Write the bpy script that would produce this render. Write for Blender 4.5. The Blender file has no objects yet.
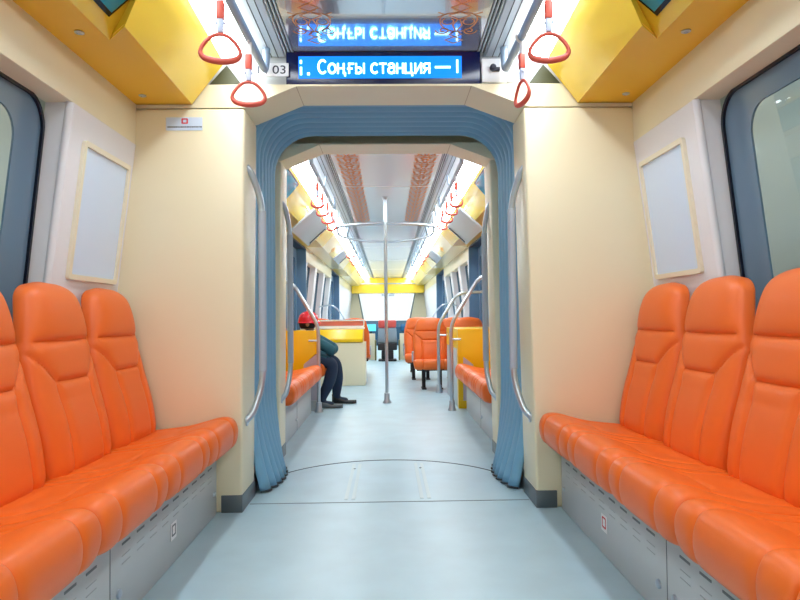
import bpy, bmesh, math, random
from mathutils import Vector, Matrix
random.seed(7)
PI = math.pi
scn = bpy.context.scene
C = scn.collection

# ------------------------------------------------------------------ camera
H = .873
cam_data = bpy.data.cameras.new('camera')
cam_data.sensor_width = 36; cam_data.lens = 28.8
cam_data.clip_start = .05; cam_data.clip_end = 200
cam = bpy.data.objects.new('camera', cam_data); C.objects.link(cam)
pitch, yaw, roll = math.atan(17/640), math.atan(12/640), math.radians(.6)
fw = Vector((math.sin(yaw)*math.cos(pitch), math.cos(yaw)*math.cos(pitch), math.sin(pitch)))
r0 = Vector((math.cos(yaw), -math.sin(yaw), 0)); u0 = r0.cross(fw)
rt = r0*math.cos(roll) - u0*math.sin(roll); up = u0*math.cos(roll) + r0*math.sin(roll)
M3 = Matrix((rt, up, -fw)).transposed()
cam.matrix_world = Matrix.Translation((0, 0, H)) @ M3.to_4x4()
scn.camera = cam

# ------------------------------------------------------------------ world, exposure
w = bpy.data.worlds.new('world'); scn.world = w; w.use_nodes = True
bg = w.node_tree.nodes['Background']
bg.inputs[0].default_value = (.92, .97, 1, 1); bg.inputs[1].default_value = 1.5
scn.view_settings.view_transform = 'Standard'
scn.view_settings.look = 'None'
scn.view_settings.gamma = 1
scn.view_settings.exposure = 0.0
scn.view_settings.use_curve_mapping = False
LIGHT = 14          # strength of the ceiling diffusers

# ------------------------------------------------------------------ materials
def s2l(c):
    return tuple(((v/255)/12.92 if v/255 <= .04045 else ((v/255+.055)/1.055)**2.4) for v in c)
MATS = {}
def mat(name, rgb, rough=.5, metal=0, emit=0, bump=0, scale=40, spec=.5, coat=0, var=0, ior=None, emit_rgb=None):
    m = bpy.data.materials.new(name); m.use_nodes = True
    nt = m.node_tree; b = nt.nodes['Principled BSDF']
    col = (*s2l(rgb), 1)
    b.inputs['Base Color'].default_value = col
    b.inputs['Roughness'].default_value = rough
    b.inputs['Metallic'].default_value = metal
    b.inputs['Specular IOR Level'].default_value = spec
    if ior: b.inputs['IOR'].default_value = ior
    if coat: b.inputs['Coat Weight'].default_value = coat; b.inputs['Coat Roughness'].default_value = .08
    if emit:
        b.inputs['Emission Color'].default_value = (*s2l(emit_rgb or rgb), 1)
        b.inputs['Emission Strength'].default_value = emit
    tc = nt.nodes.new('ShaderNodeTexCoord')
    if bump:
        n = nt.nodes.new('ShaderNodeTexNoise'); n.inputs['Scale'].default_value = scale*4; n.inputs['Detail'].default_value = 3
        bp = nt.nodes.new('ShaderNodeBump'); bp.inputs['Strength'].default_value = bump; bp.inputs['Distance'].default_value = .002
        nt.links.new(tc.outputs['Object'], n.inputs['Vector'])
        nt.links.new(n.outputs['Fac'], bp.inputs['Height']); nt.links.new(bp.outputs['Normal'], b.inputs['Normal'])
    if var:
        n2 = nt.nodes.new('ShaderNodeTexNoise'); n2.inputs['Scale'].default_value = scale*.1; n2.inputs['Detail'].default_value = 6
        nt.links.new(tc.outputs['Object'], n2.inputs['Vector'])
        rp = nt.nodes.new('ShaderNodeValToRGB')
        c = s2l(rgb)
        rp.color_ramp.elements[0].position = .3; rp.color_ramp.elements[1].position = .7
        rp.color_ramp.elements[0].color = (*[v*(1-var) for v in c], 1)
        rp.color_ramp.elements[1].color = (*[min(1, v*(1+var)) for v in c], 1)
        nt.links.new(n2.outputs['Fac'], rp.inputs['Fac']); nt.links.new(rp.outputs['Color'], b.inputs['Base Color'])
    MATS[name] = m
    return m
cream = mat('cream_panel', (244, 233, 200), .35, var=.015, scale=20)
cream_dk = mat('cream_trim', (236, 216, 178), .35)
offwhite = mat('offwhite_panel', (236, 234, 238), .4)
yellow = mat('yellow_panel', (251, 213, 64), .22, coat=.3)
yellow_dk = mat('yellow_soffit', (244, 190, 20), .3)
yellow_pale = mat('pale_yellow_panel', (246, 224, 160), .25, coat=.3)
yellow_box = mat('yellow_laminate', (255, 206, 12), .3)
kick = mat('grey_kickplate', (104, 114, 120), .35, metal=.3)
basegrey = mat('grey_seat_base', (190, 198, 202), .42, var=.03, scale=30)
slotdark = mat('slot_dark', (70, 78, 82), .6)
floor_m = mat('floor_vinyl', (180, 209, 222), .36, var=.06, scale=45, bump=.12)
strip_m = mat('floor_strip', (196, 216, 222), .45)
groove_m = mat('dark_groove', (60, 78, 88), .5)
ceil_m = mat('ceiling_gloss', (212, 220, 232), .13, metal=.65, coat=1, ior=1.6)
ceil_m.node_tree.nodes['Principled BSDF'].inputs['Coat Roughness'].default_value = .02
ceil_m.node_tree.nodes['Principled BSDF'].inputs['Coat IOR'].default_value = 2.3
ceil_side = mat('ceiling_side_panel', (218, 230, 238), .35)
ceil_slot = mat('ceiling_slot', (22, 30, 44), .4)
orn_m = mat('orange_ornament', (232, 150, 84), .5)
diff_m = mat('light_diffuser', (255, 253, 250), .4, emit=LIGHT, emit_rgb=(240, 249, 255))
orange = mat('orange_leather', (242, 112, 36), .40, bump=.10, scale=120, spec=.5)
orange_dk = mat('orange_seam', (196, 66, 16), .6)
steel = mat('brushed_steel', (196, 208, 220), .3, metal=.85)
grey_tube = mat('grey_sleeve', (178, 186, 200), .45)
rail_m = mat('pale_rail', (150, 168, 188), .35, metal=.2)
red_strap = mat('red_strap', (212, 88, 70), .45)
white_pl = mat('white_plastic', (240, 240, 242), .4)
strap_blue = mat('blue_white_link', (196, 206, 232), .4)
black = mat('black_plastic', (22, 22, 26), .5)
frit = mat('black_frit', (8, 14, 36), .15)
bluegrey = mat('tinted_band', (104, 130, 152), .2)
olive = mat('dark_olive', (74, 76, 52), .5)
navy = mat('display_navy', (6, 18, 70), .2)
screen_m = mat('display_screen', (0, 60, 170), .4, emit=2.3, emit_rgb=(0, 106, 196))
text_glow = mat('display_text', (225, 250, 255), .4, emit=3.5, emit_rgb=(165, 235, 255))
poster = mat('poster_face', (216, 233, 255), .35)
ivory = mat('ivory_frame', (240, 232, 208), .35)
bellow_m = mat('bellows_rubber', (128, 180, 212), .5)
bellow_dk = mat('bellows_edge', (40, 52, 60), .6)
door_blue = mat('door_blue', (104, 138, 170), .3)
door_dark = mat('door_seal_dark', (44, 58, 78), .4)
teal = mat('teal_screen', (24, 148, 172), .1, coat=.5)
teal_dk = mat('teal_dashboard', (36, 84, 112), .4)
monitor_m = mat('grey_hatch', (196, 206, 214), .35)
jacket = mat('teal_jacket', (34, 88, 104), .8, bump=.3)
trousers = mat('navy_trousers', (22, 44, 72), .8, bump=.3)
skin = mat('skin', (196, 144, 112), .55)
hairm = mat('black_hair', (24, 20, 22), .7)
helmet_m = mat('red_helmet', (226, 40, 56), .25)
shoe_m = mat('grey_shoe', (96, 104, 108), .6)
outside_m = mat('outside_hall', (176, 184, 178), .8, var=.04, scale=6)
outside_d = mat('outside_column', (120, 142, 158), .8)
ink = mat('dark_ink', (40, 44, 60), .6)
redink = mat('red_ink', (214, 70, 84), .6)
cyan_scr = mat('cyan_monitor', (90, 200, 225), .3, emit=.8)
lav = mat('lavender_laminate', (196, 192, 206), .35)
orange_sign = mat('amber_sign', (240, 176, 30), .4)

glass = bpy.data.materials.new('window_glass'); glass.use_nodes = True
nt = glass.node_tree; nt.nodes.clear()
o_ = nt.nodes.new('ShaderNodeOutputMaterial'); mx = nt.nodes.new('ShaderNodeMixShader')
tr = nt.nodes.new('ShaderNodeBsdfTransparent'); tr.inputs[0].default_value = (.74, .82, .82, 1)
gl = nt.nodes.new('ShaderNodeBsdfGlossy'); gl.inputs['Roughness'].default_value = .02
fr = nt.nodes.new('ShaderNodeFresnel'); fr.inputs[0].default_value = 1.5
ge = nt.nodes.new('ShaderNodeNewGeometry'); ma = nt.nodes.new('ShaderNodeMapRange')
ma.inputs['To Min'].default_value = 1.5; ma.inputs['To Max'].default_value = 1/1.5
nt.links.new(ge.outputs['Backfacing'], ma.inputs['Value']); nt.links.new(ma.outputs['Result'], fr.inputs[0])
nt.links.new(fr.outputs[0], mx.inputs[0]); nt.links.new(tr.outputs[0], mx.inputs[1]); nt.links.new(gl.outputs[0], mx.inputs[2]); nt.links.new(mx.outputs[0], o_.inputs[0])

# ------------------------------------------------------------------ mesh helpers
def nb(): return bmesh.new()
def box(bm, x0, x1, y0, y1, z0, z1, bev=0, seg=2):
    r = bmesh.ops.create_cube(bm, size=1)
    vs = r['verts']
    for v in vs:
        v.co = Vector(((x0+x1)/2 + v.co.x*(x1-x0), (y0+y1)/2 + v.co.y*(y1-y0), (z0+z1)/2 + v.co.z*(z1-z0)))
    if bev:
        es = {e for v in vs for e in v.link_edges}
        bmesh.ops.bevel(bm, geom=list(es), offset=bev, segments=seg, affect='EDGES', profile=.5)
    return bm
def prism(bm, pts, a0, a1, axis='y', bev=0, seg=2, a1pts=None):
    """polygon pts (2D) extruded along axis. axis y: pts=(x,z); axis x: pts=(y,z); axis z: pts=(x,y)"""
    def P(p, a):
        if axis == 'y': return Vector((p[0], a, p[1]))
        if axis == 'x': return Vector((a, p[0], p[1]))
        return Vector((p[0], p[1], a))
    v0 = [bm.verts.new(P(p, a0)) for p in pts]
    v1 = [bm.verts.new(P(p, a1)) for p in (a1pts or pts)]
    n = len(pts); fs = []
    for i in range(n):
        j = (i+1) % n
        fs.append(bm.faces.new((v0[i], v0[j], v1[j], v1[i])))
    fs.append(bm.faces.new(v0[::-1])); fs.append(bm.faces.new(v1))
    if bev:
        es = {e for f in fs for e in f.edges}
        bmesh.ops.bevel(bm, geom=list(es), offset=bev, segments=seg, affect='EDGES', profile=.5)
    return bm
def smooth_path(pts, rad, n=6):
    pts = [Vector(p) for p in pts]
    out = [pts[0]]
    for i in range(1, len(pts)-1):
        a, b, c = pts[i-1], pts[i], pts[i+1]
        r = min(rad, (a-b).length*.49, (c-b).length*.49)
        p, q = b+(a-b).normalized()*r, b+(c-b).normalized()*r
        for k in range(n+1):
            t = k/n
            out.append(p*(1-t)**2 + b*2*t*(1-t) + q*t*t)
    out.append(pts[-1])
    return out
def tube(bm, pts, r, n=12, rad=0, closed=False, rads=None, flat=1, cap=True):
    if rad: pts = smooth_path(pts, rad)
    pts = [Vector(p) for p in pts]; N = len(pts)
    def tan(i):
        if closed: return (pts[(i+1) % N]-pts[i-1]).normalized()
        return (pts[min(i+1, N-1)]-pts[max(i-1, 0)]).normalized()
    t = tan(0)
    nrm = t.orthogonal().normalized()
    if abs(t.z) < .9: nrm = (Vector((0, 0, 1))-t*t.z).normalized()
    rings = []
    for i in range(N):
        t = tan(i); nrm = (nrm-t*nrm.dot(t)).normalized(); bi = t.cross(nrm)
        rr = rads[i] if rads else r
        rings.append([bm.verts.new(pts[i]+(nrm*math.cos(2*PI*k/n)+bi*math.sin(2*PI*k/n)*flat)*rr) for k in range(n)])
    for i in range(N if closed else N-1):
        a, b = rings[i], rings[(i+1) % N]
        for k in range(n): bm.faces.new((a[k], a[(k+1) % n], b[(k+1) % n], b[k]))
    if not closed and cap: bm.faces.new(rings[0][::-1]); bm.faces.new(rings[-1])
    return bm
def lathe(bm, prof, cx=0, cy=0, n=24, axis='z', c=(0, 0, 0)):
    rings = []
    c = Vector(c)
    for r, h in prof:
        ring = []
        for k in range(n):
            a = 2*PI*k/n
            if axis == 'z': p = Vector((cx+r*math.cos(a), cy+r*math.sin(a), h))
            elif axis == 'x': p = c+Vector((h, r*math.cos(a), r*math.sin(a)))
            else: p = c+Vector((r*math.cos(a), h, r*math.sin(a)))
            ring.append(bm.verts.new(p))
        rings.append(ring)
    for a, b in zip(rings, rings[1:]):
        for k in range(n): bm.faces.new((a[k], a[(k+1) % n], b[(k+1) % n], b[k]))
    bm.faces.new(rings[0][::-1]); bm.faces.new(rings[-1])
    return bm
def rrect(x0, x1, y0, y1, r, n=6):
    pts = []
    for cx, cy, a0 in ((x1-r, y1-r, 0), (x0+r, y1-r, 90), (x0+r, y0+r, 180), (x1-r, y0+r, 270)):
        for k in range(n+1):
            a = math.radians(a0+90*k/n); pts.append((cx+r*math.cos(a), cy+r*math.sin(a)))
    return pts
def ring_prism(bm, outer, inner, f0, f1):
    """ring between two equal-length loops; f0/f1 map 2D -> 3D for the two sides"""
    n = len(outer)
    L = [[bm.verts.new(f(p)) for p in loop] for f in (f0, f1) for loop in (outer, inner)]
    oa, ia, ob, ib = L
    for i in range(n):
        j = (i+1) % n
        bm.faces.new((oa[i], oa[j], ia[j], ia[i])); bm.faces.new((ob[i], ib[i], ib[j], ob[j]))
        bm.faces.new((oa[i], ob[i], ob[j], oa[j])); bm.faces.new((ia[i], ia[j], ib[j], ib[i]))
    return bm
def slab3(bm, loop, f0, f1):
    a = [bm.verts.new(f0(p)) for p in loop]; b = [bm.verts.new(f1(p)) for p in loop]; n = len(loop)
    for i in range(n): bm.faces.new((a[i], a[(i+1) % n], b[(i+1) % n], b[i]))
    bm.faces.new(a[::-1]); bm.faces.new(b)
    return bm
def obj(name, bm, m, parent=None, smooth=True, mats=None):
    me = bpy.data.meshes.new(name)
    bmesh.ops.recalc_face_normals(bm, faces=bm.faces)
    bm.to_mesh(me); bm.free()
    if mats:
        for q in mats: me.materials.append(q)
    else: me.materials.append(m)
    if smooth:
        me.polygons.foreach_set('use_smooth', [True]*len(me.polygons))
        me.set_sharp_from_angle(angle=math.radians(38))
    o = bpy.data.objects.new(name, me); C.objects.link(o)
    if parent:
        o.parent = parent
        o.location = -Vector(parent.location) if parent.get('_abs') else (0, 0, 0)
    return o
def tag(o, label, cat, group=None, kind=None):
    o['label'] = label; o['category'] = cat
    if group: o['group'] = group
    if kind: o['kind'] = kind
    return o
def thing(name, label, cat, loc=(0, 0, 0), rotz=0, group=None, absolute=False):
    """absolute: children meshes are written in world coordinates"""
    o = bpy.data.objects.new(name, None); C.objects.link(o)
    o.location = loc; o.rotation_euler = (0, 0, rotz)
    o.empty_display_size = .05
    tag(o, label, cat, group)
    if absolute: o['_abs'] = 1
    return o
def struct(name, bm, m, parent=None, **k):
    o = obj(name, bm, m, parent, **k)
    if not parent: o['kind'] = 'structure'
    return o
def dup(root, loc=None, rotz=None, label=None, group=None, scale=None):
    r = root.copy(); C.objects.link(r)
    if loc is not None: r.location = loc
    if rotz is not None: r.rotation_euler = (0, 0, rotz)
    if scale: r.scale = scale
    if label: r['label'] = label
    if group: r['group'] = group
    for ch in list(root.children):
        c = ch.copy(); C.objects.link(c); c.parent = r
        for g in list(ch.children):
            d = g.copy(); C.objects.link(d); d.parent = c
    return r
def text_mesh(s, size, name='text'):
    cu = bpy.data.curves.new(name, 'FONT'); cu.body = s; cu.size = size; cu.extrude = .001; cu.align_x = 'LEFT'
    to = bpy.data.objects.new(name, cu); C.objects.link(to)
    bpy.context.view_layer.update()
    me = bpy.data.meshes.new_from_object(to.evaluated_get(bpy.context.evaluated_depsgraph_get()))
    C.objects.unlink(to); bpy.data.objects.remove(to)
    return me

# ------------------------------------------------------------------ dimensions
YB, Y1, Y1b, Y2, Y2b, YE = -2.0, 2.92, 3.19, 3.92, 4.15, 20.6
CZ = 2.105
AX, AZ = 1.143, 1.853
BX, BZ = .90, 1.853
CX, CzC = .74, 2.04
HB = 1.67                       # bottom of the beige header band
def wx(z):                      # inner face of the side wall
    if z >= HB: return 1.143
    if z >= 1.0: return 1.143 + (HB-z)*.122
    return 1.225

# ------------------------------------------------------------------ floor
bm = nb(); box(bm, -1.35, 1.35, YB, YE+.3, -.08, 0)
floor = struct('floor', bm, floor_m)
def arc_pts(cx, cy, R, a0, a1, n): return [(cx+R*math.cos(a0+(a1-a0)*i/n), cy+R*math.sin(a0+(a1-a0)*i/n)) for i in range(n+1)]
bm = nb(); Rt = .70; cyt = 3.235; a = math.asin(.34/.70)
po = arc_pts(-.01, cyt, Rt+.0035, PI-.55, .55, 60); pi_ = arc_pts(-.01, cyt, Rt-.0035, PI-.55, .55, 60)
prism(bm, po+pi_[::-1], -.002, .0022, 'z'); obj('turntable_groove', bm, groove_m, floor)
bm = nb(); box(bm, -.66, .66, 3.046, 3.052, -.002, .0018); obj('floor_seam', bm, mat('seam_grey', (128, 146, 156), .5), floor)
for s in (-1, 1):
    for dx in (0, .035):
        x0 = s*(.165+dx)-.008-.012
        obj('floor_strip', box(nb(), x0, x0+.018, 3.10, 3.84, -.002, .0016), strip_m, floor)
    obj('floor_screw', lathe(nb(), [(.007, 0), (.007, .0022)], s*.19-.012, 3.72, n=10), groove_m, floor)

# ------------------------------------------------------------------ side walls
def side_sections(s):
    """returns wall object for side s (-1 left, 1 right)"""
    bm = nb()
    T = .02
    def panel(y0, y1, z0, z1, out=.10):
        zs = [z0] + [z for z in (1.0,) if z0 < z < z1] + [z1]
        pts = [(s*wx(z), z) for z in zs] + [(s*(wx(z)+out), z) for z in zs[::-1]]
        prism(bm, pts, y0, y1, 'y')
    # near car
    panel(2.34, Y1, 0, HB); panel(YB, 2.34, 0, .80)
    # far car
    panel(Y2b, 4.9, 0, HB); panel(4.9, 6.6, 0, .85); panel(6.6, 7.3, 0, HB)
    panel(8.9, 9.15, 0, HB); panel(9.15, 13.0, 0, .85)
    for y in (10.15, 11.45, 12.75): panel(y, y+.26, .85, HB)
    panel(14.9, YE, 0, HB)
    name = 'wall_left' if s < 0 else 'wall_right'
    return struct(name, bm, offwhite)
walls = {s: side_sections(s) for s in (-1, 1)}
for s in (-1, 1):
    side = 'left' if s < 0 else 'right'
    # rounded edge of the near window recess
    bm = nb(); tube(bm, [(s*(wx(z)+.012), 2.345, z) for z in (.8, 1.0, HB)], .016, 12); obj('recess_edge', bm, offwhite, walls[s])
    # beige header band above windows
    for k, (y0, y1, m) in enumerate(((YB, Y1, cream), (Y2b, 7.3, cream), (8.9, 13.0, cream), (14.9, YE, cream))):
        bm = nb(); prism(bm, [(s*AX, HB), (s*(AX-.004), AZ+.01), (s*1.36, AZ+.01), (s*1.36, HB)], y0, y1, 'y', bev=.004)
        struct('trim_header_%s' % side, bm, m)
    # door headers
    for y0, y1 in ((7.3, 8.9), (13.0, 14.9)):
        bm = nb(); prism(bm, [(s*AX, AZ-.02), (s*AX, AZ+.01), (s*1.36, AZ+.01), (s*1.36, AZ-.02)], y0, y1, 'y'); struct('trim_door_header_%s' % side, bm, door_dark)
        bm = nb(); box(bm, min(s*1.13, s*1.36), max(s*1.13, s*1.36), y1-.03, y1-.002, 0, AZ-.02); struct('trim_door_jamb_%s' % side, bm, door_blue)
# outer skin / roof above
bm = nb(); box(bm, -1.36, 1.36, YB, YE+.3, CZ+.03, CZ+.05); struct('ceiling_roof_shell', bm, offwhite)

# end wall behind the camera
bm = nb(); box(bm, -1.36, 1.36, YB-.05, YB, 0, CZ+.03); struct('wall_back', bm, cream)

# ------------------------------------------------------------------ portal frames (end walls)
def opening(n=1):
    return [(-.668, 0), (-.648, 1.837), (-.412, 1.937), (.395, 1.937), (.635, 1.845), (.668, 0)]
def portal(y0, y1, name, hw=1.34, top=1.92):
    op = opening()
    ztop = [(-.56, top+.0) ]
    bm = nb()
    # side columns + header in one shell made of prisms below/above the seam line z=1.853
    for s in (-1, 1):
        xs, xt = (.668*s, (.648 if s < 0 else .635)*s)
        prism(bm, [(xs, 0), (xt, 1.837), (s*hw, 1.837), (s*hw, 0)], y0, y1, 'y', bev=.012, seg=3)
    o = struct(name, bm, cream)
    bm = nb()
    z1 = top+.026
    loop = [(-hw, 1.839), (-.648, 1.839), (-.412, 1.937), (.395, 1.937), (.635, 1.847), (.66, 1.839), (hw, 1.839)]
    lo = [[bm.verts.new((x, y, z)) for x, z in loop] for y in (y0, y1)]
    hi = [[bm.verts.new((x, y, z1)) for x, z in loop] for y in (y0, y1)]
    for i in range(6):
        bm.faces.new((lo[0][i], lo[0][i+1], hi[0][i+1], hi[0][i])); bm.faces.new((lo[1][i], hi[1][i], hi[1][i+1], lo[1][i+1]))
        bm.faces.new((lo[0][i], lo[1][i], lo[1][i+1], lo[0][i+1])); bm.faces.new((hi[0][i], hi[0][i+1], hi[1][i+1], hi[1][i]))
    for i in (0, 6): bm.faces.new((lo[0][i], lo[1][i], hi[1][i], hi[0][i]))
    obj('header_panel', bm, cream, o)
    for x in (-.412, .395):
        bm = nb(); box(bm, x-.0015, x+.0015, y0+.002, y1-.002, 1.9365, 1.9385); obj('panel_seam', bm, mat('tan_seam', (190, 165, 120), .6) if 'tan_seam' not in MATS else MATS['tan_seam'], o)
    return o
p1 = portal(Y1, Y1b, 'wall_front')
p2 = portal(Y2, Y2b, 'wall_far')
for o_p, y0, y1 in ((p1, Y1, Y1b), (p2, Y2, Y2b)):
    for s in (-1, 1):
        bm = nb(); x = s*.672
        prism(bm, [(min(s*.664, s*.76), 0), (max(s*.664, s*.76), 0), (max(s*.664, s*.76), .078), (min(s*.664, s*.76), .078)], y0-.004, y1, 'y', bev=.003)
        struct('baseboard_%s' % ('left' if s < 0 else 'right'), bm, kick)

# wall plate above portal, with display
bm = nb(); box(bm, -1.1, 1.1, 3.00, 3.03, 1.948, CZ+.03); struct('trim_plate', bm, mat('plate_grey', (196, 200, 204), .4))
for s in (-1, 1):
    bm = nb(); prism(bm, [(s*.845, 1.95), (s*.745, 2.062), (s*.66, 1.95)], 2.985, 2.999, 'y'); struct('trim_recess', bm, olive)
bm = nb(); box(bm, -1.34, 1.34, Y2b-.06, Y2b-.02, 1.95, CZ+.03); struct('trim_plate_far', bm, cream)
bm = nb(); box(bm, -1.34, 1.34, Y1b-.05, Y1b, 1.95, CZ+.03); struct('trim_plate_rear', bm, cream)

# ------------------------------------------------------------------ ceiling
ceil_parts = []
def ceiling(y0, y1, name, cm):
    bm = nb(); box(bm, -.425, .425, y0, y1, CZ, CZ+.03); o = struct(name, bm, cm)
    for s in (-1, 1):
        bm = nb(); a_, b_ = sorted((s*.425, s*.475)); box(bm, a_, b_, y0, y1, CZ+.012, CZ+.03)
        obj('slot_backing', bm, ceil_slot, o)
        bm = nb()
        for k in range(3):
            xx = s*(.4335+k*.016); box(bm, xx-.0025, xx+.0025, y0, y1, CZ-.003, CZ+.012)
        obj('slot_blade', bm, ceil_side, o)
        bm = nb(); prism(bm, [(s*.475, CZ-.002), (s*.585, CZ-.004), (s*.585, CZ+.03), (s*.475, CZ+.03)], y0, y1, 'y', bev=.002)
        obj('side_panel', bm, ceil_side, o)
        bm = nb()
        for xx in (.505, .535): box(bm, s*xx-.0015, s*xx+.0015, y0, y1, CZ-.006, CZ-.002)
        obj('panel_groove', bm, slotdark, o)
    return o
ce1 = ceiling(YB, 2.99, 'ceiling', ceil_m); ce2 = ceiling(Y2b, YE, 'ceiling_far', mat('ceiling_satin', (232, 240, 250), .22, coat=.3))
# joints across the far ceiling
bm = nb()
for y in (6.0, 8.6, 11.2, 13.8, 16.4, 19): box(bm, -.425, .425, y-.006, y+.006, CZ-.003, CZ)
obj('ceiling_joint', bm, white_pl, ce2)

# light diffusers (they light the cars) and yellow cove panels
def quad_prism(bm, p0, p1, q0, q1, ya, yb, th):
    """slab between line p0-p1 (at ya) and q0-q1 (at yb), thickness th up"""
    def v(p, y, d): return bm.verts.new((p[0], y, p[1]+d))
    a = [v(p0, ya, 0), v(p1, ya, 0), v(q1, yb, 0), v(q0, yb, 0)]
    b = [v(p0, ya, th), v(p1, ya, th), v(q1, yb, th), v(q0, yb, th)]
    bm.faces.new(a); bm.faces.new(b[::-1])
    for i in range(4): j = (i+1) % 4; bm.faces.new((a[i], b[i], b[j], a[j]))
for s in (-1, 1):
    S = 'left' if s < 0 else 'right'
    for k, (y0, y1) in enumerate(((YB, 2.90), (Y2b, YE-.6))):
        ylist = [y0, 2.1, y1] if k == 0 else [y0, y1]
        bm = nb()
        for a_, b_ in zip(ylist, ylist[1:]):
            ca = (s*.715, 2.068) if (k == 0 and a_ <= 2.1) else (s*CX, CzC+.006)
            cb = (s*.715, 2.068) if (k == 0 and b_ <= 2.1) else (s*CX, CzC+.006)
            quad_prism(bm, ca, (s*.587, CZ), cb, (s*.587, CZ), a_, b_, .01)
        L = obj('ceiling_light_strip', bm, diff_m)
        tag(L, 'white glowing light strip along the %s edge of the %s car ceiling' % (S, 'near' if k == 0 else 'far'), 'light', 'ceiling light strips')
    # yellow panels : soffit (flat) + slanted hatch
    bm = nb(); yb2, yb3 = 2.12, 2.19
    B = (s*.885, BZ); B2 = (s*.965, BZ); Cn = (s*.715, 2.07); Cf = (s*CX, CzC); A = (s*AX, AZ)
    bm = nb(); prism(bm, [(s*AX, YB), (s*AX, 2.915), (s*.885, 2.915), (s*.87, 2.13), (s*.965, 2.23), (s*.965, YB)], AZ, AZ+.01, 'z')
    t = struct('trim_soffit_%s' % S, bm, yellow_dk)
    bm = nb()
    def V3(x, y, z): return bm.verts.new((s*x, y, z))
    b2a, b2b = V3(.965, YB, BZ), V3(.965, 2.23, BZ); ca, cb, cc = V3(.715, YB, 2.07), V3(.722, 2.02, 2.06), V3(CX, 2.9, CzC)
    ba, bb = V3(.87, 2.13, BZ), V3(.885, 2.9, BZ)
    bm.faces.new((b2a, b2b, cb, ca)); bm.faces.new((b2b, ba, cb)); bm.faces.new((ba, bb, cc, cb))
    o = struct('trim_cove_%s' % S, bm, yellow, smooth=False); md = o.modifiers.new('thick', 'SOLIDIFY'); md.thickness = .006; md.offset = 0
    BXf = (s*BX, BZ)
    # end closure of cove
    bm = nb(); prism(bm, [(s*.885, BZ), (s*CX, CzC), (s*(CX+.02), CzC+.05), (s*1.14, CzC+.05), (s*AX, AZ)], 2.904, 2.912, 'y'); struct('trim_cove_end_%s' % S, bm, yellow)
    # screws on soffit
    for y in (2.17, 2.79):
        bm = nb(); lathe(bm, [(.016, BZ-.001), (.016, BZ-.004), (.008, BZ-.007), (.007, BZ-.003)], s*1.04 if y < 2.5 else s*1.063, y, 20)
        o = obj('soffit_latch', bm, steel); tag(o, 'small round steel latch in the %s yellow soffit, %s' % (S, 'nearer the camera' if y < 2.5 else 'nearer the end wall'), 'latch', 'soffit latches')
    # far car cove: yellow, then pale, then yellow
    segs = [(Y2b, 8.9, yellow, yellow_dk), (8.9, 12.9, yellow_pale, yellow_pale), (12.9, 15.0, yellow, yellow_dk), (15.0, YE, yellow_pale, yellow_pale)]
    for y0, y1, mc, ms in segs:
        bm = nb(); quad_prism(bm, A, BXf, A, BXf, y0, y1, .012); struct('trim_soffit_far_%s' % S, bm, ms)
        bm = nb(); quad_prism(bm, BXf, Cf, BXf, Cf, y0, y1, .012); struct('trim_cove_far_%s' % S, bm, mc)

# slanted screens on the cove
def on_slant(s, t, y, d=0, b=(BX, BZ), c=(CX, CzC)):
    """point on the slant: t 0 at B, 1 at C ; d offset towards the cabin"""
    x = b[0]+(c[0]-b[0])*t; z = b[1]+(c[1]-b[1])*t
    n = Vector((-(c[1]-b[1]), (c[0]-b[0]))).normalized()      # towards inside/down
    return Vector((s*(x+n.x*d), y, z+n.y*d))
on_slant0 = on_slant
def slant_screen(s, y0, y1, t0, t1, label, m=teal, grp='slanted cove screens', b=(BX, BZ), cc=(CX, CzC)):
    def on_slant(s, t, y, d=0): return on_slant0(s, t, y, d, b, cc)
    c = on_slant(s, .5, (y0+y1)/2)
    r = thing('slanted_screen', label, 'screen', c, group=grp, absolute=True)
    bm = nb(); lp = [(y0, t0), (y1, t0), (y1, t1), (y0, t1)]
    slab3(bm, lp, lambda p: on_slant(s, p[1], p[0], 0.001), lambda p: on_slant(s, p[1], p[0], .010)); obj('bezel', bm, frit, r)
    e = .012; lp = [(y0+e, t0+.05), (y1-e, t0+.05), (y1-e, t1-.05), (y0+e, t1-.05)]
    bm = nb(); slab3(bm, lp, lambda p: on_slant(s, p[1], p[0], .009), lambda p: on_slant(s, p[1], p[0], .012)); obj('screen_glass', bm, m, r)
    return r
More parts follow.
